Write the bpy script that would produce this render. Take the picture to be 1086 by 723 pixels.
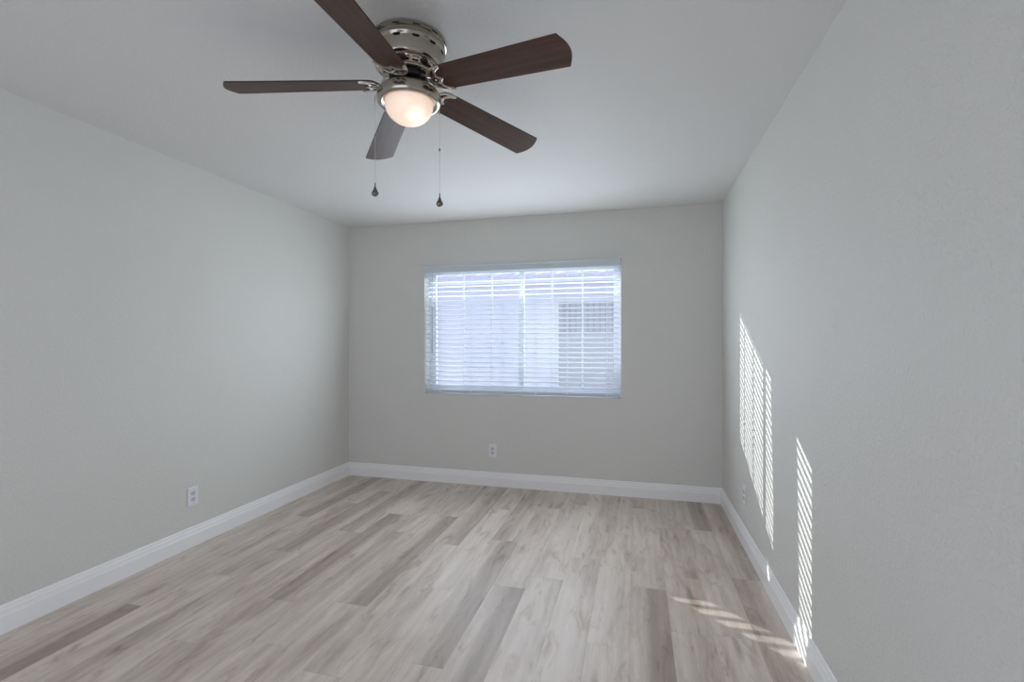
import bpy, bmesh, math, random
from mathutils import Vector, Matrix
from mathutils.geometry import tessellate_polygon

random.seed(7)
PI = math.pi
for o in list(bpy.data.objects):
    bpy.data.objects.remove(o, do_unlink=True)
S = bpy.context.scene
C = S.collection

# ------------------------------------------------------------------ camera
cd = bpy.data.cameras.new('camera'); cam = bpy.data.objects.new('camera', cd); C.objects.link(cam)
cam.location = (0, 0, 1.30)
cam.rotation_euler = (PI/2, 0, math.radians(14.5))
cd.sensor_fit = 'HORIZONTAL'; cd.sensor_width = 36.0
cd.lens = 36.0*509.0/1086.0
cd.shift_y = 2.5/1086.0
cd.clip_start = 0.02; cd.clip_end = 200
S.camera = cam

# ------------------------------------------------------------------ light
S.view_settings.view_transform = 'Standard'; S.view_settings.look = 'None'
S.view_settings.exposure = 0.0; S.view_settings.gamma = 1.0
S.view_settings.use_curve_mapping = False
S.cycles.max_bounces = 16; S.cycles.diffuse_bounces = 8; S.cycles.transparent_max_bounces = 24
S.cycles.sample_clamp_indirect = 6.0

W = bpy.data.worlds.new('sky'); S.world = W; W.use_nodes = True
bg = W.node_tree.nodes['Background']
bg.inputs['Color'].default_value = (0.74, 0.80, 1.0, 1)
bg.inputs['Strength'].default_value = 1.6

SUN_DIR = Vector((0.85, -0.731, -0.387)).normalized()
sl = bpy.data.lights.new('sun', 'SUN'); so = bpy.data.objects.new('sun', sl); C.objects.link(so)
so.rotation_euler = SUN_DIR.to_track_quat('-Z', 'Y').to_euler()
so.location = (-6, 9, 6)
sl.energy = 5.0; sl.angle = math.radians(0.2); sl.color = (1.0, 0.99, 0.98)

def area(name, loc, direction, sx, sy, power, col, spread=PI):
    l = bpy.data.lights.new(name, 'AREA'); o = bpy.data.objects.new(name, l); C.objects.link(o)
    l.shape = 'RECTANGLE'; l.size = sx; l.size_y = sy; l.energy = power; l.color = col; l.spread = spread
    o.location = loc
    o.rotation_euler = Vector(direction).to_track_quat('-Z', 'Z').to_euler()
    o.visible_camera = False
    return o
area('window_daylight', (-1.03, 4.44, 1.40), (0, -1, 0.0), 2.0, 1.3, 15, (0.84, 0.90, 1.0))
area('window_skylight', (-1.03, 4.160, 1.42), (0, -1, 0.20), 1.75, 1.0, 21, (0.82, 0.91, 1.0))
area('rear_fill', (-1.05, -1.02, 1.10), (0, 1, 0), 2.3, 2.0, 5.4, (1.0, 0.99, 0.93))  # unseen fill lamp added behind the camera to brighten the room

# ------------------------------------------------------------------ materials
def mat(name, col, rough=0.6, metal=0.0, **kw):
    m = bpy.data.materials.new(name); m.use_nodes = True
    b = m.node_tree.nodes['Principled BSDF']
    b.inputs['Base Color'].default_value = (*col, 1); b.inputs['Roughness'].default_value = rough
    b.inputs['Metallic'].default_value = metal
    for k, v in kw.items():
        b.inputs[k.replace('_', ' ')].default_value = v
    return m
def N(m, t, **kw):
    n = m.node_tree.nodes.new(t)
    for k, v in kw.items(): setattr(n, k, v)
    return n
def L(m, a, b): m.node_tree.links.new(a, b)
def P(m): return m.node_tree.nodes['Principled BSDF']

def plaster(name, col, scale, strength, dist, marks=False):
    m = mat(name, col, 0.62, Specular_IOR_Level=0.35)
    tc = N(m, 'ShaderNodeTexCoord')
    n1 = N(m, 'ShaderNodeTexNoise'); n1.inputs['Scale'].default_value = scale
    n1.inputs['Detail'].default_value = 3; n1.inputs['Roughness'].default_value = .55
    n1.inputs['Distortion'].default_value = .4
    L(m, tc.outputs['Object'], n1.inputs['Vector'])
    r = N(m, 'ShaderNodeValToRGB'); r.color_ramp.elements[0].position = .38; r.color_ramp.elements[1].position = .66
    L(m, n1.outputs['Fac'], r.inputs['Fac'])
    bp = N(m, 'ShaderNodeBump'); bp.inputs['Strength'].default_value = strength; bp.inputs['Distance'].default_value = dist
    L(m, r.outputs['Color'], bp.inputs['Height']); L(m, bp.outputs['Normal'], P(m).inputs['Normal'])
    # faint uneven roller marks in the paint itself
    n2 = N(m, 'ShaderNodeTexNoise'); n2.inputs['Scale'].default_value = 1.3; n2.inputs['Detail'].default_value = 2
    L(m, tc.outputs['Object'], n2.inputs['Vector'])
    mx = N(m, 'ShaderNodeMix', data_type='RGBA')
    mx.inputs['A'].default_value = (*[c*.97 for c in col], 1); mx.inputs['B'].default_value = (*[min(1, c*1.03) for c in col], 1)
    L(m, n2.outputs['Fac'], mx.inputs['Factor'])
    out = mx.outputs['Result']
    if marks:                                   # a few small scuffs on the right wall
        for (y, z, ry, rz, s) in ((1.905, 1.37, .05, .075, .07), (3.18, 1.475, .035, .02, .10), (3.02, 1.44, .03, .018, .09),
                                  (1.93, 1.36, .006, .022, .12), (1.92, 1.315, .006, .012, .12), (2.00, 1.28, .005, .012, .14)):
            mp = N(m, 'ShaderNodeMapping'); mp.vector_type = 'POINT'
            mp.inputs['Location'].default_value = (0, -y/ry, -z/rz); mp.inputs['Scale'].default_value = (0, 1/ry, 1/rz)
            L(m, tc.outputs['Object'], mp.inputs['Vector'])
            ln = N(m, 'ShaderNodeVectorMath', operation='LENGTH'); L(m, mp.outputs['Vector'], ln.inputs[0])
            mr = N(m, 'ShaderNodeMapRange'); mr.inputs['From Min'].default_value = 1; mr.inputs['From Max'].default_value = 0
            mr.inputs['To Max'].default_value = s
            L(m, ln.outputs['Value'], mr.inputs['Value'])
            k = N(m, 'ShaderNodeMix', data_type='RGBA'); L(m, mr.outputs['Result'], k.inputs['Factor'])
            L(m, out, k.inputs['A']); k.inputs['B'].default_value = (.25, .25, .26, 1)
            out = k.outputs['Result']
    L(m, out, P(m).inputs['Base Color'])
    return m

M_wall = plaster('wall_paint', (.70, .697, .66), 88, .62, .0024)
M_wall_r = plaster('wall_paint_scuffed', (.70, .697, .66), 88, .62, .0024, True)
M_ceil = plaster('ceiling_paint', (.705, .705, .69), 75, .45, .0022)
M_trim = mat('white_trim_paint', (.90, .90, .90), .32)
M_vinyl = mat('white_vinyl', (.80, .82, .84), .35)
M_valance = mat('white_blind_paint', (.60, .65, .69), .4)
M_plastic = mat('white_outlet_plastic', (.80, .81, .83), .3)
M_recept = mat('outlet_socket_plastic', (.66, .67, .69), .35)
M_slot = mat('dark_slot', (.03, .03, .03), .6)
M_screw = mat('screw_steel', (.6, .6, .6), .3, .9)

def slat_mat():
    m = bpy.data.materials.new('slat_white'); m.use_nodes = True
    nt = m.node_tree; out = nt.nodes['Material Output']; b = nt.nodes['Principled BSDF']
    b.inputs['Base Color'].default_value = (.90, .92, .94, 1); b.inputs['Roughness'].default_value = .4
    t = N(m, 'ShaderNodeBsdfTranslucent'); t.inputs['Color'].default_value = (.84, .88, .95, 1)
    x = N(m, 'ShaderNodeMixShader'); x.inputs['Fac'].default_value = .42
    L(m, b.outputs['BSDF'], x.inputs[1]); L(m, t.outputs['BSDF'], x.inputs[2]); L(m, x.outputs['Shader'], out.inputs['Surface'])
    return m
M_slat = slat_mat()
M_cord = mat('white_cord', (.8, .82, .85), .7)

def glass_mat():
    m = bpy.data.materials.new('window_glass'); m.use_nodes = True
    nt = m.node_tree; out = nt.nodes['Material Output']; nt.nodes.remove(nt.nodes['Principled BSDF'])
    t = N(m, 'ShaderNodeBsdfTransparent'); t.inputs['Color'].default_value = (.95, .97, .97, 1)
    g = N(m, 'ShaderNodeBsdfGlossy'); g.inputs['Roughness'].default_value = .02
    x = N(m, 'ShaderNodeMixShader'); x.inputs['Fac'].default_value = .04
    L(m, t.outputs['BSDF'], x.inputs[1]); L(m, g.outputs['BSDF'], x.inputs[2]); L(m, x.outputs['Shader'], out.inputs['Surface'])
    return m
M_glass = glass_mat()

def nickel(name, col, rough):
    m = mat(name, col, rough, 1.0)
    return m
M_nickel = nickel('brushed_nickel', (.44, .405, .34), .22)
M_polish = nickel('polished_nickel', (.52, .48, .42), .14)
M_iron = nickel('satin_nickel', (.78, .74, .67), .30)
M_black = mat('black_motor', (.012, .012, .013), .35)
M_slotblk = mat('vent_black', (.008, .008, .008), .7)
M_chain = nickel('chain_metal', (.62, .60, .56), .3)
M_pend = nickel('pendant_metal', (.22, .21, .19), .38)

def blade_mat():
    m = mat('walnut_blade', (.09, .045, .028), .42, Specular_IOR_Level=0.28)
    tc = N(m, 'ShaderNodeTexCoord'); mp = N(m, 'ShaderNodeMapping'); mp.inputs['Scale'].default_value = (2.0, 38, 30)
    L(m, tc.outputs['Object'], mp.inputs['Vector'])
    n = N(m, 'ShaderNodeTexNoise'); n.inputs['Scale'].default_value = 1.0; n.inputs['Detail'].default_value = 5
    n.inputs['Roughness'].default_value = .65
    L(m, mp.outputs['Vector'], n.inputs['Vector'])
    r = N(m, 'ShaderNodeValToRGB')
    r.color_ramp.elements[0].position = .30; r.color_ramp.elements[0].color = (.028, .011, .006, 1)
    r.color_ramp.elements[1].position = .72; r.color_ramp.elements[1].color = (.100, .041, .021, 1)
    L(m, n.outputs['Fac'], r.inputs['Fac']); L(m, r.outputs['Color'], P(m).inputs['Base Color'])
    return m
M_blade = blade_mat()

def bowl_mat():
    m = bpy.data.materials.new('frosted_lit_glass'); m.use_nodes = True
    b = P(m); b.inputs['Base Color'].default_value = (.85, .72, .62, 1); b.inputs['Roughness'].default_value = .3
    b.inputs['Subsurface Weight'].default_value = 0.0
    # a lit bulb behind frosted glass: brightest where one looks along the bulb's own spot on the glass
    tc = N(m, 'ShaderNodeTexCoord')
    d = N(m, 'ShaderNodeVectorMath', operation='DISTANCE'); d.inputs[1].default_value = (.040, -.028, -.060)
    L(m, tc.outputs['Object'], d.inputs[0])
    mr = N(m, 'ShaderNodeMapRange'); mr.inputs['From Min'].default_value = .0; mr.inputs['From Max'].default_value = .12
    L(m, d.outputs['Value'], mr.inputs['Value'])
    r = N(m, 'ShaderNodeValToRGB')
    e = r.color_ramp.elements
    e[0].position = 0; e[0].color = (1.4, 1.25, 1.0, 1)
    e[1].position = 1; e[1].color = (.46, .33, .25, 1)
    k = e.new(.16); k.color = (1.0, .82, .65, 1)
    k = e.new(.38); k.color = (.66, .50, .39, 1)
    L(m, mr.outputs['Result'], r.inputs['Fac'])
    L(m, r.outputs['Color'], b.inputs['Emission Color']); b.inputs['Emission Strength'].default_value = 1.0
    return m
M_bowl = bowl_mat()

def floor_mat():
    m = mat('vinyl_plank', (.4, .36, .33), .42, Specular_IOR_Level=0.45)
    tc = N(m, 'ShaderNodeTexCoord')
    at = N(m, 'ShaderNodeAttribute', attribute_name='tone'); asd = N(m, 'ShaderNodeAttribute', attribute_name='seed')
    off = N(m, 'ShaderNodeCombineXYZ')
    mu = N(m, 'ShaderNodeMath', operation='MULTIPLY'); mu.inputs[1].default_value = 13.7
    L(m, asd.outputs['Fac'], mu.inputs[0]); L(m, mu.outputs[0], off.inputs['X'])
    mu2 = N(m, 'ShaderNodeMath', operation='MULTIPLY'); mu2.inputs[1].default_value = 7.3
    L(m, asd.outputs['Fac'], mu2.inputs[0]); L(m, mu2.outputs[0], off.inputs['Y']); L(m, asd.outputs['Fac'], off.inputs['Z'])
    ad = N(m, 'ShaderNodeVectorMath', operation='ADD'); L(m, tc.outputs['Object'], ad.inputs[0]); L(m, off.outputs[0], ad.inputs[1])
    def noise(sc, scale, det, rough, dist=0):
        mp = N(m, 'ShaderNodeMapping'); mp.inputs['Scale'].default_value = sc; L(m, ad.outputs[0], mp.inputs['Vector'])
        n = N(m, 'ShaderNodeTexNoise'); n.inputs['Scale'].default_value = scale; n.inputs['Detail'].default_value = det
        n.inputs['Roughness'].default_value = rough; n.inputs['Distortion'].default_value = dist
        L(m, mp.outputs[0], n.inputs['Vector']); return n.outputs['Fac']
    broad = noise((9, 1.8, 1), 1.0, 3, .55, .6)        # broad cathedral patches
    grain = noise((170, 9, 1), 1.0, 5, .75)           # fine streaks
    wv = N(m, 'ShaderNodeTexWave', wave_type='BANDS', bands_direction='X')
    mp = N(m, 'ShaderNodeMapping'); mp.inputs['Scale'].default_value = (1, .09, 1); L(m, ad.outputs[0], mp.inputs['Vector'])
    wv.inputs['Scale'].default_value = 6; wv.inputs['Distortion'].default_value = 7; wv.inputs['Detail'].default_value = 3
    wv.inputs['Detail Scale'].default_value = 1.6
    L(m, mp.outputs[0], wv.inputs['Vector'])
    # the plank's dark tone leans to one of its long edges
    uvn = N(m, 'ShaderNodeUVMap', uv_map='across'); sx = N(m, 'ShaderNodeSeparateXYZ'); L(m, uvn.outputs[0], sx.inputs[0])
    ln = N(m, 'ShaderNodeAttribute', attribute_name='lean')
    c0 = N(m, 'ShaderNodeMath', operation='SUBTRACT'); L(m, sx.outputs['X'], c0.inputs[0]); c0.inputs[1].default_value = .5
    c1 = N(m, 'ShaderNodeMath', operation='MULTIPLY'); L(m, c0.outputs[0], c1.inputs[0]); L(m, ln.outputs['Fac'], c1.inputs[1])
    c2 = N(m, 'ShaderNodeMath', operation='MULTIPLY_ADD'); L(m, broad, c2.inputs[0]); c2.inputs[1].default_value = .7; L(m, c1.outputs[0], c2.inputs[2])
    msk = N(m, 'ShaderNodeMapRange', interpolation_type='SMOOTHSTEP'); L(m, c2.outputs[0], msk.inputs['Value'])
    msk.inputs['From Min'].default_value = .10; msk.inputs['From Max'].default_value = .42
    tn = N(m, 'ShaderNodeMix'); L(m, msk.outputs[0], tn.inputs['Factor']); tn.inputs['A'].default_value = .57; L(m, at.outputs['Fac'], tn.inputs['B'])
    # fac = tone + weighted noise
    def mad(a, k, b):
        n = N(m, 'ShaderNodeMath', operation='MULTIPLY_ADD'); L(m, a, n.inputs[0]); n.inputs[1].default_value = k
        if isinstance(b, float): n.inputs[2].default_value = b
        else: L(m, b, n.inputs[2])
        return n.outputs[0]
    f = mad(broad, .5, -.25-.17-.025)
    f = mad(grain, .34, f)
    f = mad(wv.outputs['Fac'], .05, f)
    f2 = N(m, 'ShaderNodeMath', operation='ADD'); L(m, f, f2.inputs[0]); L(m, tn.outputs['Result'], f2.inputs[1])
    r = N(m, 'ShaderNodeValToRGB'); e = r.color_ramp.elements
    e[0].position = 0.0; e[0].color = (.22, .175, .145, 1)
    e[1].position = 1.0; e[1].color = (.92, .84, .765, 1)
    k = e.new(.35); k.color = (.42, .345, .29, 1)
    k = e.new(.65); k.color = (.71, .62, .545, 1)
    L(m, f2.outputs[0], r.inputs['Fac'])
    # brown heartwood blotches
    bl_ = noise((15, 3.6, 1), 1.0, 5, .65, .9)
    br = N(m, 'ShaderNodeMapRange'); br.inputs['From Min'].default_value = .54; br.inputs['From Max'].default_value = .76; br.inputs['To Max'].default_value = .95
    L(m, bl_, br.inputs['Value'])
    bx = N(m, 'ShaderNodeMix', data_type='RGBA', blend_type='MULTIPLY'); L(m, br.outputs[0], bx.inputs['Factor']); L(m, r.outputs['Color'], bx.inputs['A'])
    bx.inputs['B'].default_value = (.60, .50, .41, 1)
    # knots
    vo = N(m, 'ShaderNodeTexVoronoi', feature='F1'); vo.inputs['Scale'].default_value = 1.0
    mp = N(m, 'ShaderNodeMapping'); mp.inputs['Scale'].default_value = (5.5, 1.15, 1); L(m, ad.outputs[0], mp.inputs['Vector'])
    L(m, mp.outputs[0], vo.inputs['Vector'])
    mr = N(m, 'ShaderNodeMapRange'); mr.inputs['From Min'].default_value = .02; mr.inputs['From Max'].default_value = .13
    mr.inputs['To Min'].default_value = .55; mr.inputs['To Max'].default_value = 0
    L(m, vo.outputs['Distance'], mr.inputs['Value'])
    mx = N(m, 'ShaderNodeMix', data_type='RGBA'); L(m, mr.outputs[0], mx.inputs['Factor']); L(m, bx.outputs['Result'], mx.inputs['A'])
    mx.inputs['B'].default_value = (.13, .10, .08, 1)
    L(m, mx.outputs['Result'], P(m).inputs['Base Color'])
    bp = N(m, 'ShaderNodeBump'); bp.inputs['Strength'].default_value = .12; bp.inputs['Distance'].default_value = .001
    L(m, grain, bp.inputs['Height']); L(m, bp.outputs['Normal'], P(m).inputs['Normal'])
    return m
M_floor = floor_mat()
M_groove = mat('plank_groove', (.22, .19, .165), .6)

def stucco(name, col):
    m = mat(name, col, .9)
    tc = N(m, 'ShaderNodeTexCoord'); n = N(m, 'ShaderNodeTexNoise'); n.inputs['Scale'].default_value = 60
    L(m, tc.outputs['Object'], n.inputs['Vector'])
    bp = N(m, 'ShaderNodeBump'); bp.inputs['Strength'].default_value = .4; bp.inputs['Distance'].default_value = .004
    L(m, n.outputs['Fac'], bp.inputs['Height']); L(m, bp.outputs['Normal'], P(m).inputs['Normal'])
    return m
M_stucco = stucco('neighbour_stucco', (.84, .86, .96))
M_ownst = stucco('house_stucco', (.6, .54, .47))
M_tile = mat('roof_tile', (.66, .62, .78), .8)
M_nglass = mat('shaded_pane', (.52, .53, .57), .3)
M_screenbar = mat('grey_bar', (.42, .43, .48), .5)
M_ground = stucco('gravel', (.55, .50, .45))
M_bark = stucco('palm_bark', (.20, .15, .11))
M_frond = mat('palm_leaf', (.08, .14, .04), .6)

# ------------------------------------------------------------------ mesh helpers
def obj(name, bm, m, parent=None, smooth=False, bevel=0, kind=None, angle=40):
    me = bpy.data.meshes.new(name); bm.normal_update(); bm.to_mesh(me); bm.free()
    o = bpy.data.objects.new(name, me); C.objects.link(o)
    me.materials.append(m)
    if smooth:
        for p in me.polygons: p.use_smooth = True
        me.set_sharp_from_angle(angle=math.radians(angle))
    if bevel:
        b = o.modifiers.new('bevel', 'BEVEL'); b.width = bevel; b.segments = 2; b.limit_method = 'ANGLE'
    if parent: o.parent = parent
    if kind: o['kind'] = kind
    return o
def box(bm, x0, x1, y0, y1, z0, z1):
    v = [bm.verts.new((x, y, z)) for z in (z0, z1) for y in (y0, y1) for x in (x0, x1)]
    for f in ((0, 2, 3, 1), (4, 5, 7, 6), (0, 1, 5, 4), (2, 6, 7, 3), (0, 4, 6, 2), (1, 3, 7, 5)):
        bm.faces.new([v[i] for i in f])
def lathe(bm, prof, n=64, close=False):
    rings = []
    for r, z in prof:
        if r < 1e-6: rings.append([bm.verts.new((0, 0, z))])
        else: rings.append([bm.verts.new((r*math.cos(2*PI*i/n), r*math.sin(2*PI*i/n), z)) for i in range(n)])
    for a, b in zip(rings, rings[1:]):
        for i in range(n):
            j = (i+1) % n
            if len(a) == 1 and len(b) == 1: continue
            if len(a) == 1: bm.faces.new((a[0], b[j], b[i]))
            elif len(b) == 1: bm.faces.new((a[i], a[j], b[0]))
            else: bm.faces.new((a[i], a[j], b[j], b[i]))
    bmesh.ops.recalc_face_normals(bm, faces=bm.faces)
def tube(bm, pts, r, n=8):
    pts = [Vector(p) for p in pts]
    rings = []
    for i, p in enumerate(pts):
        t = (pts[min(i+1, len(pts)-1)]-pts[max(i-1, 0)]).normalized()
        a = t.orthogonal() if i == 0 else prev-t*prev.dot(t)
        a.normalize(); prev = a; b = t.cross(a)
        rr = r[i] if isinstance(r, (list, tuple)) else r
        rings.append([bm.verts.new(p+a*rr*math.cos(2*PI*k/n)+b*rr*math.sin(2*PI*k/n)) for k in range(n)])
    for u, v in zip(rings, rings[1:]):
        for k in range(n): bm.faces.new((u[k], u[(k+1) % n], v[(k+1) % n], v[k]))
    bm.faces.new(list(reversed(rings[0]))); bm.faces.new(rings[-1])
def plate(bm, loops, z0, z1, warp=None):
    """extrude a 2D outline with holes between z0 and z1"""
    vs = [[Vector((x, y, 0)) for x, y in l] for l in loops]
    flat = [p for l in vs for p in l]
    tris = tessellate_polygon(vs)
    lo = [bm.verts.new((p.x, p.y, z0)) for p in flat]; hi = [bm.verts.new((p.x, p.y, z1)) for p in flat]
    for a, b, c in tris:
        bm.faces.new((lo[a], lo[b], lo[c])); bm.faces.new((hi[c], hi[b], hi[a]))
    i = 0
    for l in vs:
        n = len(l)
        for k in range(n):
            a, b = i+k, i+(k+1) % n
            bm.faces.new((lo[a], lo[b], hi[b], hi[a]))
        i += n
    bmesh.ops.recalc_face_normals(bm, faces=bm.faces)
def empty(name, loc, label, cat, group=None, rot=(0, 0, 0)):
    o = bpy.data.objects.new(name, None); C.objects.link(o); o.location = loc; o.rotation_euler = rot
    o.empty_display_size = .05
    o['label'] = label; o['category'] = cat
    if group: o['group'] = group
    return o
def structure(o, label, cat):
    o['kind'] = 'structure'; o['label'] = label; o['category'] = cat

# ------------------------------------------------------------------ room shell
XL, XR, YB, YF, H = -2.757, 0.677, 4.20, -0.95, 2.44
WX0, WX1, WZ0, WZ1 = -1.942, -0.124, 0.826, 2.025      # window opening
WT = 0.20                                              # outside wall thickness

# floor: single planks run towards the window, each with its own tone
def build_floor():
    bm = bmesh.new(); tl = bm.faces.layers.float.new('tone'); bs = bm.faces.layers.float.new('lean'); uv = bm.loops.layers.uv.new('across'); sd = bm.faces.layers.float.new('seed')
    PW, PL = .18, 1.26
    ends = {-1.828: 2.06, -1.468: 2.117, -2.188: 2.548, -2.008: 2.927, -2.548: 1.84, -.928: 1.787, -.748: 1.22,
            -.028: 1.39, -1.288: 2.90, .332: 3.56, .152: 2.28, -.208: 2.10, -.388: 1.66, -.568: 2.62, -1.108: 2.36, -1.648: 3.01, -2.368: 2.2, -2.728: 2.69, .512: 1.62}
    dark = {(-1.828, 0): 0.35, (-1.468, 0): 0.37, (-2.188, 0): 0.37, (-2.008, 0): 0.39, (-2.548, 1): 0.37, (-2.548, -1): 0.33,
            (-.928, 0): 0.37, (-.928, 1): 0.45, (-.748, 0): 0.33, (-.028, 0): 0.32, (-1.288, 0): 0.43, (.332, 0): 0.33,
            (.152, 0): 0.50, (.152, -1): 0.47, (-.568, 0): 0.70, (-.568, -1): 0.66, (-.388, 0): 0.62, (-.388, 1): 0.74,
            (-.208, 0): 0.66, (-.208, -1): 0.58, (-.748, 1): 0.60, (-1.108, 0): 0.66, (-1.108, -1): 0.62, (-1.288, -1): 0.60,
            (-1.648, 0): 0.56, (-1.648, -1): 0.50, (-2.008, -1): 0.49, (-2.188, -1): 0.49, (-2.368, 0): 0.47, (-1.468, -1): 0.58,
            (-1.828, -1): 0.50, (-.928, -1): 0.62, (.512, 0): 0.45, (.512, 1): 0.43, (-.028, 1): 0.60, (.332, -1): .55}
    side = {(-1.828, 0): -1, (-1.468, 0): 1, (-2.188, 0): -1, (-2.008, 0): -1, (-.928, 0): 1, (-.748, 0): 1, (-.028, 0): 1, (.332, 0): 1, (-.928, 1): -1, (-1.288, 0): 1, (-2.548, 1): 1, (-2.548, -1): 1}
    rnd = random.Random(3)
    for xe, y0 in sorted(ends.items()):
        x0, x1 = max(xe, XL), min(xe+PW, XR)
        if xe == -2.728: x0 = XL
        for k in range(-5, 4):
            a, b = max(y0+k*PL, YF), min(y0+(k+1)*PL, YB)
            if b-a < .01: continue
            g = .0003
            v = [bm.verts.new(p) for p in ((x0+g, a+g, 0), (x1-g, a+g, 0), (x1-g, b-g, 0), (x0+g, b-g, 0))]
            f = bm.faces.new(v); f[tl] = dark.get((xe, k), rnd.uniform(.50, .64)); f[sd] = rnd.uniform(0, 9)
            f[bs] = side.get((xe, k), rnd.choice((-1, 1)))
            for lp, q in zip(f.loops, ((0, 0), (1, 0), (1, 1), (0, 1))): lp[uv].uv = q

    # groove bed and slab below the planks
    o = None
    top = [f for f in bm.faces]
    me_faces = len(top)
    s = bmesh.new(); 
    v = [bm.verts.new(p) for p in ((XL, YF, -.0012), (XR, YF, -.0012), (XR, YB, -.0012), (XL, YB, -.0012))]
    f = bm.faces.new(v); f.material_index = 1
    n0 = len(bm.faces)
    box(bm, XL-.1, XR+.1, YF-.1, YB+.1, -.12, -.003)
    bm.faces.ensure_lookup_table()
    for f in bm.faces[n0:]: f.material_index = 1
    s.free()
    o = obj('floor', bm, M_floor); o.data.materials.append(M_groove)
    return o
structure(build_floor(), 'grey brown wood plank vinyl floor running toward the window', 'floor')

bm = bmesh.new(); box(bm, XL-.2, XR+.2, YF-.2, YB+WT, H, H+.18)
structure(obj('ceiling', bm, M_ceil), 'lightly textured white ceiling above the whole room', 'ceiling')
bm = bmesh.new(); box(bm, XL-.12, XL, YF-.12, YB+WT, -.1, H)
structure(obj('wall_left', bm, M_wall), 'pale grey textured wall on the left with an outlet', 'wall')
bm = bmesh.new(); box(bm, XR, XR+.12, YF-.12, YB+WT, -.1, H)
structure(obj('wall_right', bm, M_wall_r), 'pale textured wall on the right crossed by striped sunlight', 'wall')
# back wall with the window opening
bm = bmesh.new()
box(bm, XL, WX0, YB, YB+WT, -.1, H); box(bm, WX1, XR, YB, YB+WT, -.1, H)
box(bm, WX0, WX1, YB, YB+WT, -.1, WZ0); box(bm, WX0, WX1, YB, YB+WT, WZ1, H)
structure(obj('wall_back', bm, M_wall), 'pale grey wall at the far end around the window', 'wall')
# front wall behind the camera, with a wide opening added for the fill lamp
bm = bmesh.new()
box(bm, XL, -2.25, YF-.12, YF, -.1, H); box(bm, .15, XR, YF-.12, YF, -.1, H); box(bm, -2.25, .15, YF-.12, YF, 2.12, H)
structure(obj('wall_front', bm, M_wall), 'pale wall behind the viewer with a wide opening added for fill light', 'wall')

# baseboards: stepped profile (distance from wall, height)
PROF = [(0, 0), (.016, 0), (.016, .078), (.0135, .082), (.0135, .088), (.0115, .0905), (.0115, .100), (.009, .104), (.0065, .112), (.0065, .118), (.004, .124), (0, .126)]
def baseboard(name, a, b, nrm, label):
    bm = bmesh.new(); a, b, nrm = Vector(a), Vector(b), Vector(nrm)
    r = [[bm.verts.new(p+nrm*d+Vector((0, 0, z))) for d, z in PROF] for p in (a, b)]
    for i in range(len(PROF)-1): bm.faces.new((r[0][i], r[1][i], r[1][i+1], r[0][i+1]))
    bm.faces.new(r[0]); bm.faces.new(list(reversed(r[1]))); bm.faces.new((r[0][0], r[0][-1], r[1][-1], r[1][0]))
    bmesh.ops.recalc_face_normals(bm, faces=bm.faces)
    structure(obj(name, bm, M_trim), label, 'baseboard')
baseboard('baseboard_left', (XL, YF, 0), (XL, YB, 0), (1, 0, 0), 'white moulded baseboard along the left wall')
baseboard('baseboard_back', (XL, YB, 0), (XR, YB, 0), (0, -1, 0), 'white moulded baseboard below the window wall')
baseboard('baseboard_right', (XR, YF, 0), (XR, YB, 0), (-1, 0, 0), 'white moulded baseboard along the sunlit right wall')

# ------------------------------------------------------------------ window
win = empty('window_1', ((WX0+WX1)/2, YB+.12, WZ0), 'white two pane sliding window behind the blind in the far wall', 'window')
win['kind'] = 'structure'
OX, OY, OZ = win.location
def wbox(bm, x0, x1, y0, y1, z0, z1): box(bm, x0-OX, x1-OX, y0-OY, y1-OY, z0-OZ, z1-OZ)
FY0, FY1 = 4.315, 4.375
bm = bmesh.new(); e = .032
wbox(bm, WX0, WX0+e, FY0, FY1, WZ0, WZ1); wbox(bm, WX1-e, WX1, FY0, FY1, WZ0, WZ1)
wbox(bm, WX0+e, WX1-e, FY0, FY1, WZ0, WZ0+e); wbox(bm, WX0+e, WX1-e, FY0, FY1, WZ1-e, WZ1)
obj('window_frame', bm, M_vinyl, win, bevel=.003)
XM = -1.03
def sash(x0, x1, y0, y1, s):
    bm = bmesh.new(); z0, z1 = WZ0+e, WZ1-e
    wbox(bm, x0, x0+s, y0, y1, z0, z1); wbox(bm, x1-s, x1, y0, y1, z0, z1)
    wbox(bm, x0+s, x1-s, y0, y1, z0, z0+s); wbox(bm, x0+s, x1-s, y0, y1, z1-s, z1)
    o = obj('sash', bm, M_vinyl, win, bevel=.003)
    ym = (y0+y1)/2; gx0, gx1, gz0, gz1 = x0+s, x1-s, z0+s, z1-s
    b = bmesh.new(); wbox(b, gx0-.004, gx1+.004, ym-.002, ym+.002, gz0-.004, gz1+.004)
    obj('glass', b, M_glass, o)
    b = bmesh.new()
    for i in (1, 2):
        x = gx0+(gx1-gx0)*i/3; wbox(b, x-.008, x+.008, ym-.0045, ym+.0045, gz0, gz1)
    obj('muntin', b, M_vinyl, o)
sash(WX0+e, XM+.03, 4.318, 4.343, .036)
sash(XM-.03, WX1-e, 4.347, 4.372, .036)

# ------------------------------------------------------------------ blind
BX0, BX1 = WX0+.008, WX1-.006
bl = empty('window_blind', ((WX0+WX1)/2, 4.245, WZ0+.012), 'white horizontal slat blind hung half open in the window', 'blind')
BO = Vector(bl.location)
def bb(bm, x0, x1, y0, y1, z0, z1): box(bm, x0-BO.x, x1-BO.x, y0-BO.y, y1-BO.y, z0-BO.z, z1-BO.z)
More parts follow.
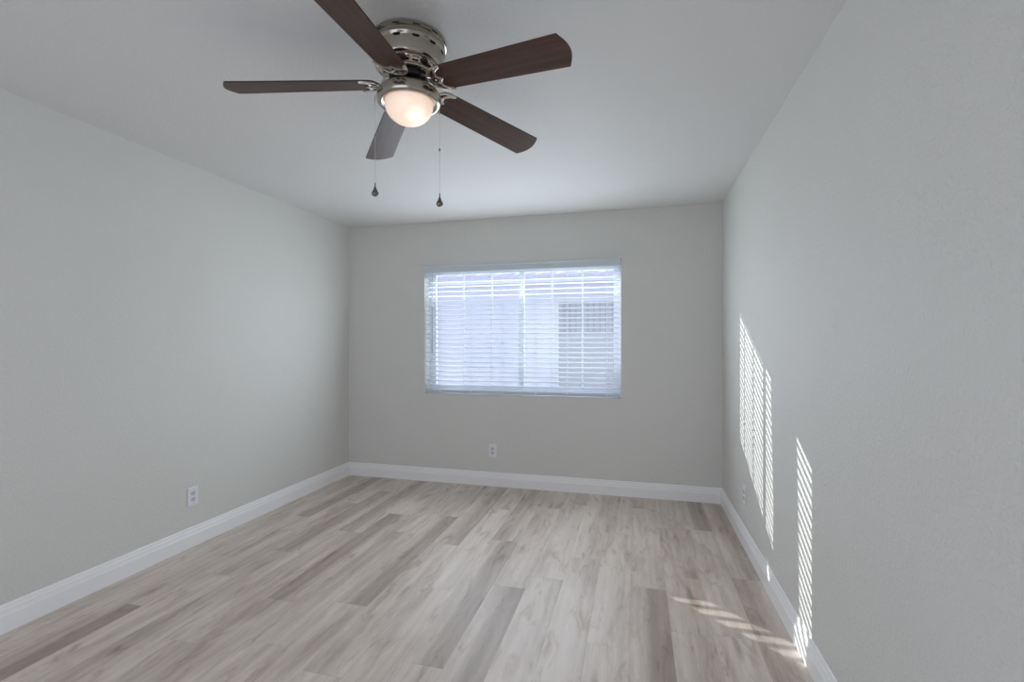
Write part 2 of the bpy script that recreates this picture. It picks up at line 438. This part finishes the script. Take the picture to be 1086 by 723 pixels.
# valance: shallow board with a small crown, returning at the ends
bm = bmesh.new()
VP = [(4.178, 1.956), (4.173, 1.962), (4.173, 2.008), (4.168, 2.016), (4.168, 2.026), (4.190, 2.026), (4.190, 1.956)]
r = [[bm.verts.new((x-BO.x, y-BO.y, z-BO.z)) for y, z in VP] for x in (-1.954, -.131)]
n = len(VP)
for i in range(n): bm.faces.new((r[0][i], r[1][i], r[1][(i+1) % n], r[0][(i+1) % n]))
bm.faces.new(r[0]); bm.faces.new(list(reversed(r[1])))
bb(bm, -1.954, -1.946, 4.190, 4.1995, 1.956, 2.026); bb(bm, -.139, -.131, 4.190, 4.1995, 1.956, 2.026)
bmesh.ops.recalc_face_normals(bm, faces=bm.faces)
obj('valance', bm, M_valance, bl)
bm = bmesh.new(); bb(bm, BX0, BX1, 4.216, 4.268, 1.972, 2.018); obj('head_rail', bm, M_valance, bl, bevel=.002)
# slats: crowned strips, room-side edge lower
TILT, SW, ST, PITCH = math.radians(12), .050, .0034, .0440
bm = bmesh.new(); Z = .905; nsl = 0
while Z < 1.965:
    m_ = 6; rows = []
    for s in (0, 1):
        for i in range(m_+1):
            u = -SW/2+SW*i/m_; h = .0035*(1-(2*u/SW)**2)+(ST if s else 0)
            y = u*math.cos(TILT)-h*math.sin(TILT); z = u*math.sin(TILT)+h*math.cos(TILT)
            rows.append((y+4.242-BO.y, z+Z-BO.z))
    lo, hi = rows[:m_+1], rows[m_+1:]
    loop = lo+hi[::-1]
    A = [bm.verts.new((BX0-BO.x, y, z)) for y, z in loop]; B = [bm.verts.new((BX1-BO.x, y, z)) for y, z in loop]
    k = len(loop)
    for i in range(k): bm.faces.new((A[i], A[(i+1) % k], B[(i+1) % k], B[i]))
    bm.faces.new(A); bm.faces.new(list(reversed(B)))
    Z += PITCH; nsl += 1
bmesh.ops.recalc_face_normals(bm, faces=bm.faces)
obj('slats', bm, M_slat, bl)
bm = bmesh.new(); bb(bm, BX0, BX1, 4.220, 4.266, .838, .866)
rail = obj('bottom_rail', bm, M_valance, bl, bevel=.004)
CX = (-1.792, -1.484, -1.180, -.871, -.590, -.246)
for i, x in enumerate(CX):
    bm = bmesh.new()
    for y in (4.2135, 4.2705):
        bb(bm, x-.0016, x+.0016, y-.0008, y+.0008, .866, 1.972)
    zz = .905
    for k in range(nsl):
        z = zz+k*PITCH
        tube(bm, [(x-BO.x, 4.2135-BO.y, z-.0075-BO.z), (x-BO.x, 4.2705-BO.y, z+.0075-BO.z-.0015)], .0005, 4)
    obj('ladder_cord', bm, M_cord, bl)
    bm = bmesh.new()
    lathe(bm, [(0, 0), (.008, 0), (.008, .003), (.0055, .005), (0, .0055)], 16)
    bmesh.ops.rotate(bm, verts=bm.verts, matrix=Matrix.Rotation(PI/2, 3, 'X'))
    bmesh.ops.translate(bm, verts=bm.verts, vec=(x-BO.x, 4.2198-BO.y, .852-BO.z))
    obj('cord_button', bm, M_plastic, rail, smooth=True)
# tilt wand on the left
bm = bmesh.new(); tube(bm, [(-1.868-BO.x, 4.206-BO.y, z-BO.z) for z in (1.975, 1.90, 1.50, 1.205)], [.003, .004, .004, .005], 6)
M_wand = mat('clear_grey_wand', (.45, .48, .55), .3)
obj('tilt_wand', bm, M_wand, bl, smooth=True)

# ------------------------------------------------------------------ outlets
def outlet(loc, rotz, label):
    t = empty('wall_outlet', loc, label, 'outlet', rot=(0, 0, rotz))      # local: faces -y
    bm = bmesh.new(); box(bm, -.0365, .0365, -.007, 0, -.0585, .0585)
    obj('cover_plate', bm, M_plastic, t, bevel=.003)
    for s in (1, -1):
        zc = .0195*s
        pts = []
        for i in range(28):
            a = 2*PI*i/28; x = .0172*math.cos(a); z = max(-.0135, min(.0135, .0172*math.sin(a))); pts.append((x, z))
        bm = bmesh.new(); plate(bm, [pts], 0, .003)
        bmesh.ops.rotate(bm, verts=bm.verts, matrix=Matrix.Rotation(PI/2, 3, 'X'))
        bmesh.ops.translate(bm, verts=bm.verts, vec=(0, -.007, zc))
        rc = obj('receptacle', bm, M_recept, t)
        bm = bmesh.new()
        box(bm, -.0080, -.0052, -.0106, -.0099, zc-.001, zc+.0085); box(bm, .0052, .0080, -.0106, -.0099, zc, zc+.0080)
        v = [(.0034*math.cos(2*PI*i/12), .0034*math.sin(2*PI*i/12)) for i in range(12)]
        b2 = bmesh.new(); plate(b2, [v], 0, .0007); bmesh.ops.rotate(b2, verts=b2.verts, matrix=Matrix.Rotation(PI/2, 3, 'X'))
        bmesh.ops.translate(b2, verts=b2.verts, vec=(0, -.0099, zc-.0072)); me = bpy.data.meshes.new('slot_holes'); b2.to_mesh(me); b2.free()
        bm.from_mesh(me); bpy.data.meshes.remove(me)
        obj('socket_slots', bm, M_slot, rc)
    bm = bmesh.new(); lathe(bm, [(0, .0012), (.0028, .0008), (.0028, 0), (0, 0)], 14)
    bmesh.ops.rotate(bm, verts=bm.verts, matrix=Matrix.Rotation(PI/2, 3, 'X')); bmesh.ops.translate(bm, verts=bm.verts, vec=(0, -.007, 0))
    obj('screw', bm, M_screw, t)
    return t
outlet((XL, 2.468, .321), PI/2, 'white duplex outlet low on the left wall')
outlet((-1.268, YB, .321), 0, 'small white duplex outlet on the far wall under the window')
outlet((XR, 3.352, .330), -PI/2, 'white duplex outlet low on the right wall beside striped sunlight')

# ------------------------------------------------------------------ ceiling fan
FX, FYc, ZB = -.832, 1.662, 2.277
fan = empty('ceiling_fan', (FX, FYc, H), 'five blade dark walnut ceiling fan with nickel housing and lit glass bowl', 'ceiling fan')
def fz(z): return z-H
# mounting housing: flange ring, drum, tapered vented skirt
bm = bmesh.new()
lathe(bm, [(.0, fz(2.44)), (0.1325, fz(2.44)), (0.1387, fz(2.436)), (0.1397, fz(2.428)), (0.1397, fz(2.420)), (0.1346, fz(2.418)), (0.1330, fz(2.412)), (0.1361, fz(2.406)),
           (0.1361, fz(2.400)), (0.1314, fz(2.396)), (0.1294, fz(2.388)), (0.1283, fz(2.345)), (0.1252, fz(2.338)), (0.1190, fz(2.334)), (0, fz(2.334))], 96)
hs = obj('housing', bm, M_nickel, fan, smooth=True, angle=50)
def slot_row(name, parent, r, zc, hh, half, count, phase, m):
    for c in range(count):
        bm = bmesh.new()
        a0 = phase+2*PI*c/count
        seg = 8; ring = []
        for s in (-1, 1):
            for i in range(seg+1):
                t = -1+2*i/seg; w = hh*math.sqrt(max(0, 1-abs(t)**3))+.0006
                a = a0+half*t
                ring.append((a, zc+s*w))
        n_ = seg+1
        for rr in (r,):
            vv = [bm.verts.new((rr*math.cos(a), rr*math.sin(a), z)) for a, z in ring]
            for i in range(seg): bm.faces.new((vv[i], vv[i+1], vv[n_+i+1], vv[n_+i]))
        bmesh.ops.solidify(bm, geom=bm.faces, thickness=.0012)
        obj(name, bm, m, parent)
slot_row('vent_slot', hs, .1310, fz(2.391), .0048, .105, 12, .12, M_slotblk)
slot_row('vent_slot', hs, .1403, fz(2.424), .0016, .105, 12, .12, M_slotblk)
# lower motor shell
bm = bmesh.new()
lathe(bm, [(0, fz(2.334)), (.112, fz(2.334)), (.114, fz(2.330)), (.110, fz(2.322)), (.101, fz(2.312)), (.097, fz(2.310)), (.099, fz(2.308)), (.098, fz(2.304)), (.088, fz(2.302)), (0, fz(2.302))], 96)
shell = obj('motor_shell', bm, M_polish, fan, smooth=True, angle=50)
for c in range(10):
    a0 = 2*PI*c/10+.2
    for (da, t0, t1, hw) in ((-.10, .15, .85, .05), (.16, .12, .45, .10), (.16, .58, .88, .10)):
        bm = bmesh.new(); quad = []
        for (sa, t) in ((-1, t0), (1, t0), (1, t1), (-1, t1)):
            rr = .114+(.101-.114)*t+.0010; z = 2.330+(2.312-2.330)*t-.0008
            quad.append(bm.verts.new((rr*math.cos(a0+da+sa*hw), rr*math.sin(a0+da+sa*hw), fz(z))))
        bm.faces.new(quad)
        bmesh.ops.solidify(bm, geom=bm.faces, thickness=.001)
        obj('vent_slot', bm, M_slotblk, shell)
bm = bmesh.new(); lathe(bm, [(0, fz(2.303)), (.074, fz(2.303)), (.076, fz(2.299)), (.074, fz(2.288)), (.060, fz(2.283)), (0, fz(2.283))], 64)
obj('motor_hub', bm, M_black, fan, smooth=True)
# light kit
bm = bmesh.new()
lathe(bm, [(0, fz(2.285)), (.050, fz(2.285)), (.055, fz(2.283)), (.060, fz(2.278)), (.098, fz(2.256)), (.113, fz(2.246)), (.1185, fz(2.236)), (.1195, fz(2.218)), (.1175, fz(2.208)), (.110, fz(2.2025)), (.098, fz(2.2035)), (.092, fz(2.209)), (0, fz(2.212))], 96)
kit = obj('light_fitter', bm, M_nickel, fan, smooth=True, angle=50)
bm = bmesh.new()
pr = [(.0905, 2.2085), (.0900, 2.202)]
for i in range(1, 15):
    a = PI/2*i/14; pr.append((.0900*math.cos(a), 2.202-.074*math.sin(a)))
bo = bpy.data.objects
bm2 = [(r_, z-2.205) for r_, z in pr]; bm2[-1] = (0, bm2[-1][1])
lathe(bm, bm2, 96)
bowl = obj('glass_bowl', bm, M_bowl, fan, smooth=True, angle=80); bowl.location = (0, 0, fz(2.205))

# blades and blade irons in a drooped, pitched frame: u outward, v sideways
PHI, PITCHB, DROOP = math.radians(-13.67), math.radians(-12.63), -.0883
W0, W1, R0, R1 = .0575, .068, .110, .632
def blade_outline():
    p = []
    def wid(u): return W0+(W1-W0)*(u-.207)/(R1-.207)
    rc = .007
    # tip: rounded corners, bulging end
    p.append((R0+.045, -wid(R0+.045)))
    p.append((R1-rc, -wid(R1-rc)))
    for i in range(5):
        a = -PI/2+PI/2*.75*(i+1)/5; p.append((R1-rc+rc*math.cos(a), -W1+rc+rc*math.sin(a)))
    for i in range(1, 12):
        t = -1+2*i/12; p.append((R1+.020*(1-t*t), (W1-.008)*t))
    for i in range(5):
        a = PI/2*.25+PI/2*.75*i/5; p.append((R1-rc+rc*math.cos(a), W1-rc+rc*math.sin(a)))
    p.append((R1-rc, wid(R1-rc))); p.append((R0+.045, wid(R0+.045)))
    for i in range(1, 16):                     # round root
        t = 1-2*i/16; w = wid(R0+.045)
        p.append((R0+.045-.045*math.sqrt(1-t*t), w*t))
    return p
def iron_loops():
    # crescent plate under the root: outer arc, scalloped inner edge with horns, three windows
    out = []
    n_ = 28
    for i in range(n_+1):
        t = -1+2*i/n_
        out.append((.1800-.0700*math.sqrt(max(0, 1-t*t)), .0600*t))
    inner = [(.190, .0585), (.186, .051), (.172, .046), (.160, .036), (.154, .025), (.157, .014), (.164, .0055), (.172, 0),
             (.164, -.0055), (.157, -.014), (.154, -.025), (.160, -.036), (.172, -.046), (.186, -.051), (.190, -.0585)]
    loop = out+inner
    def tri(c): return c
    h1 = [(.128, -.010), (.124, 0), (.128, .010), (.140, .012), (.150, .006), (.158, 0), (.150, -.006), (.140, -.012)]
    h2 = [(.127, .016), (.131, .028), (.141, .040), (.153, .047), (.156, .045), (.149, .034), (.146, .022), (.138, .017)]
    h3 = [(x, -y) for x, y in h2][::-1]
    return [[(x-.012, y) for x, y in l] for l in (loop, h1, h2, h3)]
for k in range(5):
    a = PHI+k*2*PI/5
    er = Vector((math.cos(a), math.sin(a), 0)); et = Vector((-math.sin(a), math.cos(a), 0)); ez = Vector((0, 0, 1))
    u_ax = (er+ez*DROOP); v_ax = et*math.cos(PITCHB)+ez*math.sin(PITCHB)
    w_ax = u_ax.cross(v_ax).normalized()
    Mx = Matrix(((u_ax.x, v_ax.x, w_ax.x, 0), (u_ax.y, v_ax.y, w_ax.y, 0), (u_ax.z, v_ax.z, w_ax.z, fz(ZB)), (0, 0, 0, 1)))
    bm = bmesh.new(); plate(bm, [blade_outline()], 0, .0055)
    b = obj('blade', bm, M_blade, fan, bevel=.0012); b.matrix_local = Mx
    bm = bmesh.new(); plate(bm, iron_loops(), -.0045, -.0003)
    # arm from hub to crescent, arched, two prongs
    Mi = Mx.inverted()
    for s in (1, -1):
        hub = Mi @ (er*.066+et*.012*s+ez*(fz(2.292)))
        mid = Mi @ (er*.094+et*.017*s+ez*(fz(2.279)))
        tube(bm, [hub, mid, Vector((.104, .018*s, -.004)), Vector((.114, .014*s, -.003))], [.0055, .0050, .0045, .004], 8)
    loops = iron_loops()
    for lp in loops[:1]:                         # raised rim
        pts3 = [Vector((x_, y_, -.0046)) for x_, y_ in lp]
        tube(bm, pts3+[pts3[0]], .0017, 6)
    for sx, sy in ((.130, .0), (.154, .050), (.154, -.050)):
        b2 = bmesh.new(); lathe(b2, [(0, -.0075), (.003, -.0068), (.0045, -.0045), (0, -.0045)], 12)
        bmesh.ops.translate(b2, verts=b2.verts, vec=(sx-.002, sy, 0)); me = bpy.data.meshes.new('screwhead'); b2.to_mesh(me); b2.free(); bm.from_mesh(me); bpy.data.meshes.remove(me)
    ir = obj('blade_iron', bm, M_iron, fan, smooth=True, angle=35); ir.matrix_local = Mx

# pull chains hang from the light fitter
def rightvec(): return Vector((math.cos(math.radians(14.5)), math.sin(math.radians(14.5)), 0))
def fwdvec(): return Vector((-math.sin(math.radians(14.5)), math.cos(math.radians(14.5)), 0))
def pull_chain(lat, dep, zt, zc, zp, zb_):
    p = rightvec()*lat+fwdvec()*dep
    bm = bmesh.new()
    d = p.normalized()
    tube(bm, [d*.05+Vector((0, 0, fz(2.281))), d*.09+Vector((0, 0, fz(2.268))), p+Vector((0, 0, fz(2.246))), p+Vector((0, 0, fz(2.225)))], .0022, 6)
    n = int((2.225-zp)/.0042)
    for i in range(n):
        z = 2.225-(i+.5)*(2.225-zp)/n
        bmesh.ops.create_icosphere(bm, subdivisions=1, radius=.0012, matrix=Matrix.Translation(p+Vector((0, 0, fz(z)))))
    tube(bm, [p+Vector((0, 0, fz(2.225))), p+Vector((0, 0, fz(zp)))], .0006, 4)
    ch = obj('pull_chain', bm, M_chain, fan, smooth=True)
    bm = bmesh.new(); lathe(bm, [(0, .006), (.0028, .005), (.0036, 0), (.0028, -.005), (0, -.006)], 12)
    bmesh.ops.translate(bm, verts=bm.verts, vec=p+Vector((0, 0, fz(zc)))); obj('chain_connector', bm, M_pend, ch, smooth=True)
    bm = bmesh.new(); hgt = zp-zb_
    prof = [(0, 0), (.0022, -.0005), (.0028, -.10*hgt), (.0018, -.16*hgt), (.0030, -.28*hgt), (.0075, -.52*hgt), (.0128, -.70*hgt), (.0138, -.80*hgt), (.0110, -.92*hgt), (.005, -.985*hgt), (0, -hgt)]
    lathe(bm, prof, 24); bmesh.ops.translate(bm, verts=bm.verts, vec=p+Vector((0, 0, fz(zp))))
    obj('chain_pendant', bm, M_pend, ch, smooth=True)
dfan = 1.818
def zpix(y, dep): return 1.30+(364-y)/509*(dfan+dep)
pull_chain(-.1345, .02, 0, zpix(143.5, .02), zpix(194, .02), zpix(208.5, .02))
pull_chain(.1060, .062, 0, zpix(159, .062), zpix(205, .062), zpix(219.5, .062))

# ------------------------------------------------------------------ outside
bm = bmesh.new(); box(bm, -30, 20, YB+WT, 40, -.35, -.25)
structure(obj('ground', bm, M_ground), 'pale gravel side yard outside the window', 'ground')
nh = empty('neighbour_house', (-1.0, 6.9, -.25), 'pale lavender stucco house with tiled eave seen through the blind', 'house')
NO = Vector(nh.location)
def nb(bm, x0, x1, y0, y1, z0, z1): box(bm, x0-NO.x, x1-NO.x, y0-NO.y, y1-NO.y, z0-NO.z, z1-NO.z)
EX0 = -4.12
bm = bmesh.new(); nb(bm, EX0+.02, 6, 6.9, 12, -.25, 2.30); obj('wall', bm, M_stucco, nh)
# roof: sloping away, with barrel tiles whose ends make the scalloped eave
bm = bmesh.new(); slope = math.tan(math.radians(17)); n = 0
x = EX0
prof_pts = []
while x < 6:
    for i in range(8):
        prof_pts.append((x+.30*i/8, .045*abs(math.sin(PI*i/8))))
    x += .30
ring0 = [bm.verts.new((px-NO.x, 6.50-NO.y, 2.215+h-NO.z)) for px, h in prof_pts]
ring1 = [bm.verts.new((px-NO.x, 9.5-NO.y, 2.215+h+3.0*slope-NO.z)) for px, h in prof_pts]
lo0 = [bm.verts.new((px-NO.x, 6.50-NO.y, 2.205-NO.z)) for px, h in prof_pts]
lo1 = [bm.verts.new((px-NO.x, 9.5-NO.y, 2.205+3.0*slope-NO.z)) for px, h in prof_pts]
for i in range(len(prof_pts)-1):
    bm.faces.new((ring0[i], ring0[i+1], ring1[i+1], ring1[i])); bm.faces.new((lo0[i+1], lo0[i], lo1[i], lo1[i+1]))
    bm.faces.new((lo0[i], lo0[i+1], ring0[i+1], ring0[i]))
obj('roof', bm, M_tile, nh)
bm = bmesh.new(); nb(bm, EX0, 6, 6.53, 6.57, 2.15, 2.204); obj('fascia', bm, M_stucco, nh)
# neighbour's window, shown through the right pane
bm = bmesh.new(); nx0, nx1, nz0, nz1 = -1.08, 1.6, .62, 1.89
for b4 in ((nx0-.07, nx0, nz0, nz1), (nx1, nx1+.07, nz0, nz1), (nx0-.07, nx1+.07, nz1, nz1+.09), (nx0-.07, nx1+.07, nz0-.08, nz0)):
    nb(bm, b4[0], b4[1], 6.86, 6.90, b4[2], b4[3])
nf = obj('window_frame', bm, M_vinyl, nh)
bm = bmesh.new(); nb(bm, nx0, nx1, 6.885, 6.898, nz0, nz1); obj('pane', bm, M_nglass, nf)
bm = bmesh.new()
x = nx0+.06
while x < nx1-.02:
    nb(bm, x, x+.030, 6.872, 6.885, 1.46, nz1); x += .085
obj('window_grille', bm, M_screenbar, nf)
# palm whose trunk shades part of the left pane
palm = empty('palm_tree', (-3.46, 6.08, -.25), 'slender palm tree in the side yard beyond the window', 'palm tree')
bm = bmesh.new(); pts = [(.03*math.sin(i*.9), .02*math.cos(i*1.3), 5.2*i/14) for i in range(15)]
tube(bm, pts, [.17]+[.150+.006*(i % 2) for i in range(14)], 14); obj('trunk', bm, M_bark, palm, smooth=True)
for k in range(14):
    bm = bmesh.new(); a = 2*PI*k/14+.1; el = .9 if k % 2 else .25
    d = Vector((math.cos(a), math.sin(a), 0)); s = Vector((-d.y, d.x, 0))
    prev = None
    for i in range(9):
        t = i/8; c = d*(1.5*t*math.cos(el*.5))+Vector((0, 0, 5.2+1.5*t*math.sin(el)-1.1*t*t)); w = .22*math.sin(PI*min(1, t*.9+.06))
        cur = [bm.verts.new(c-s*w-Vector((0, 0, w*.5))), bm.verts.new(c), bm.verts.new(c+s*w-Vector((0, 0, w*.5)))]
        if prev: bm.faces.new((prev[0], prev[1], cur[1], cur[0])); bm.faces.new((prev[1], prev[2], cur[2], cur[1]))
        prev = cur
    bmesh.ops.solidify(bm, geom=bm.faces, thickness=.006)
    obj('frond', bm, M_frond, palm)
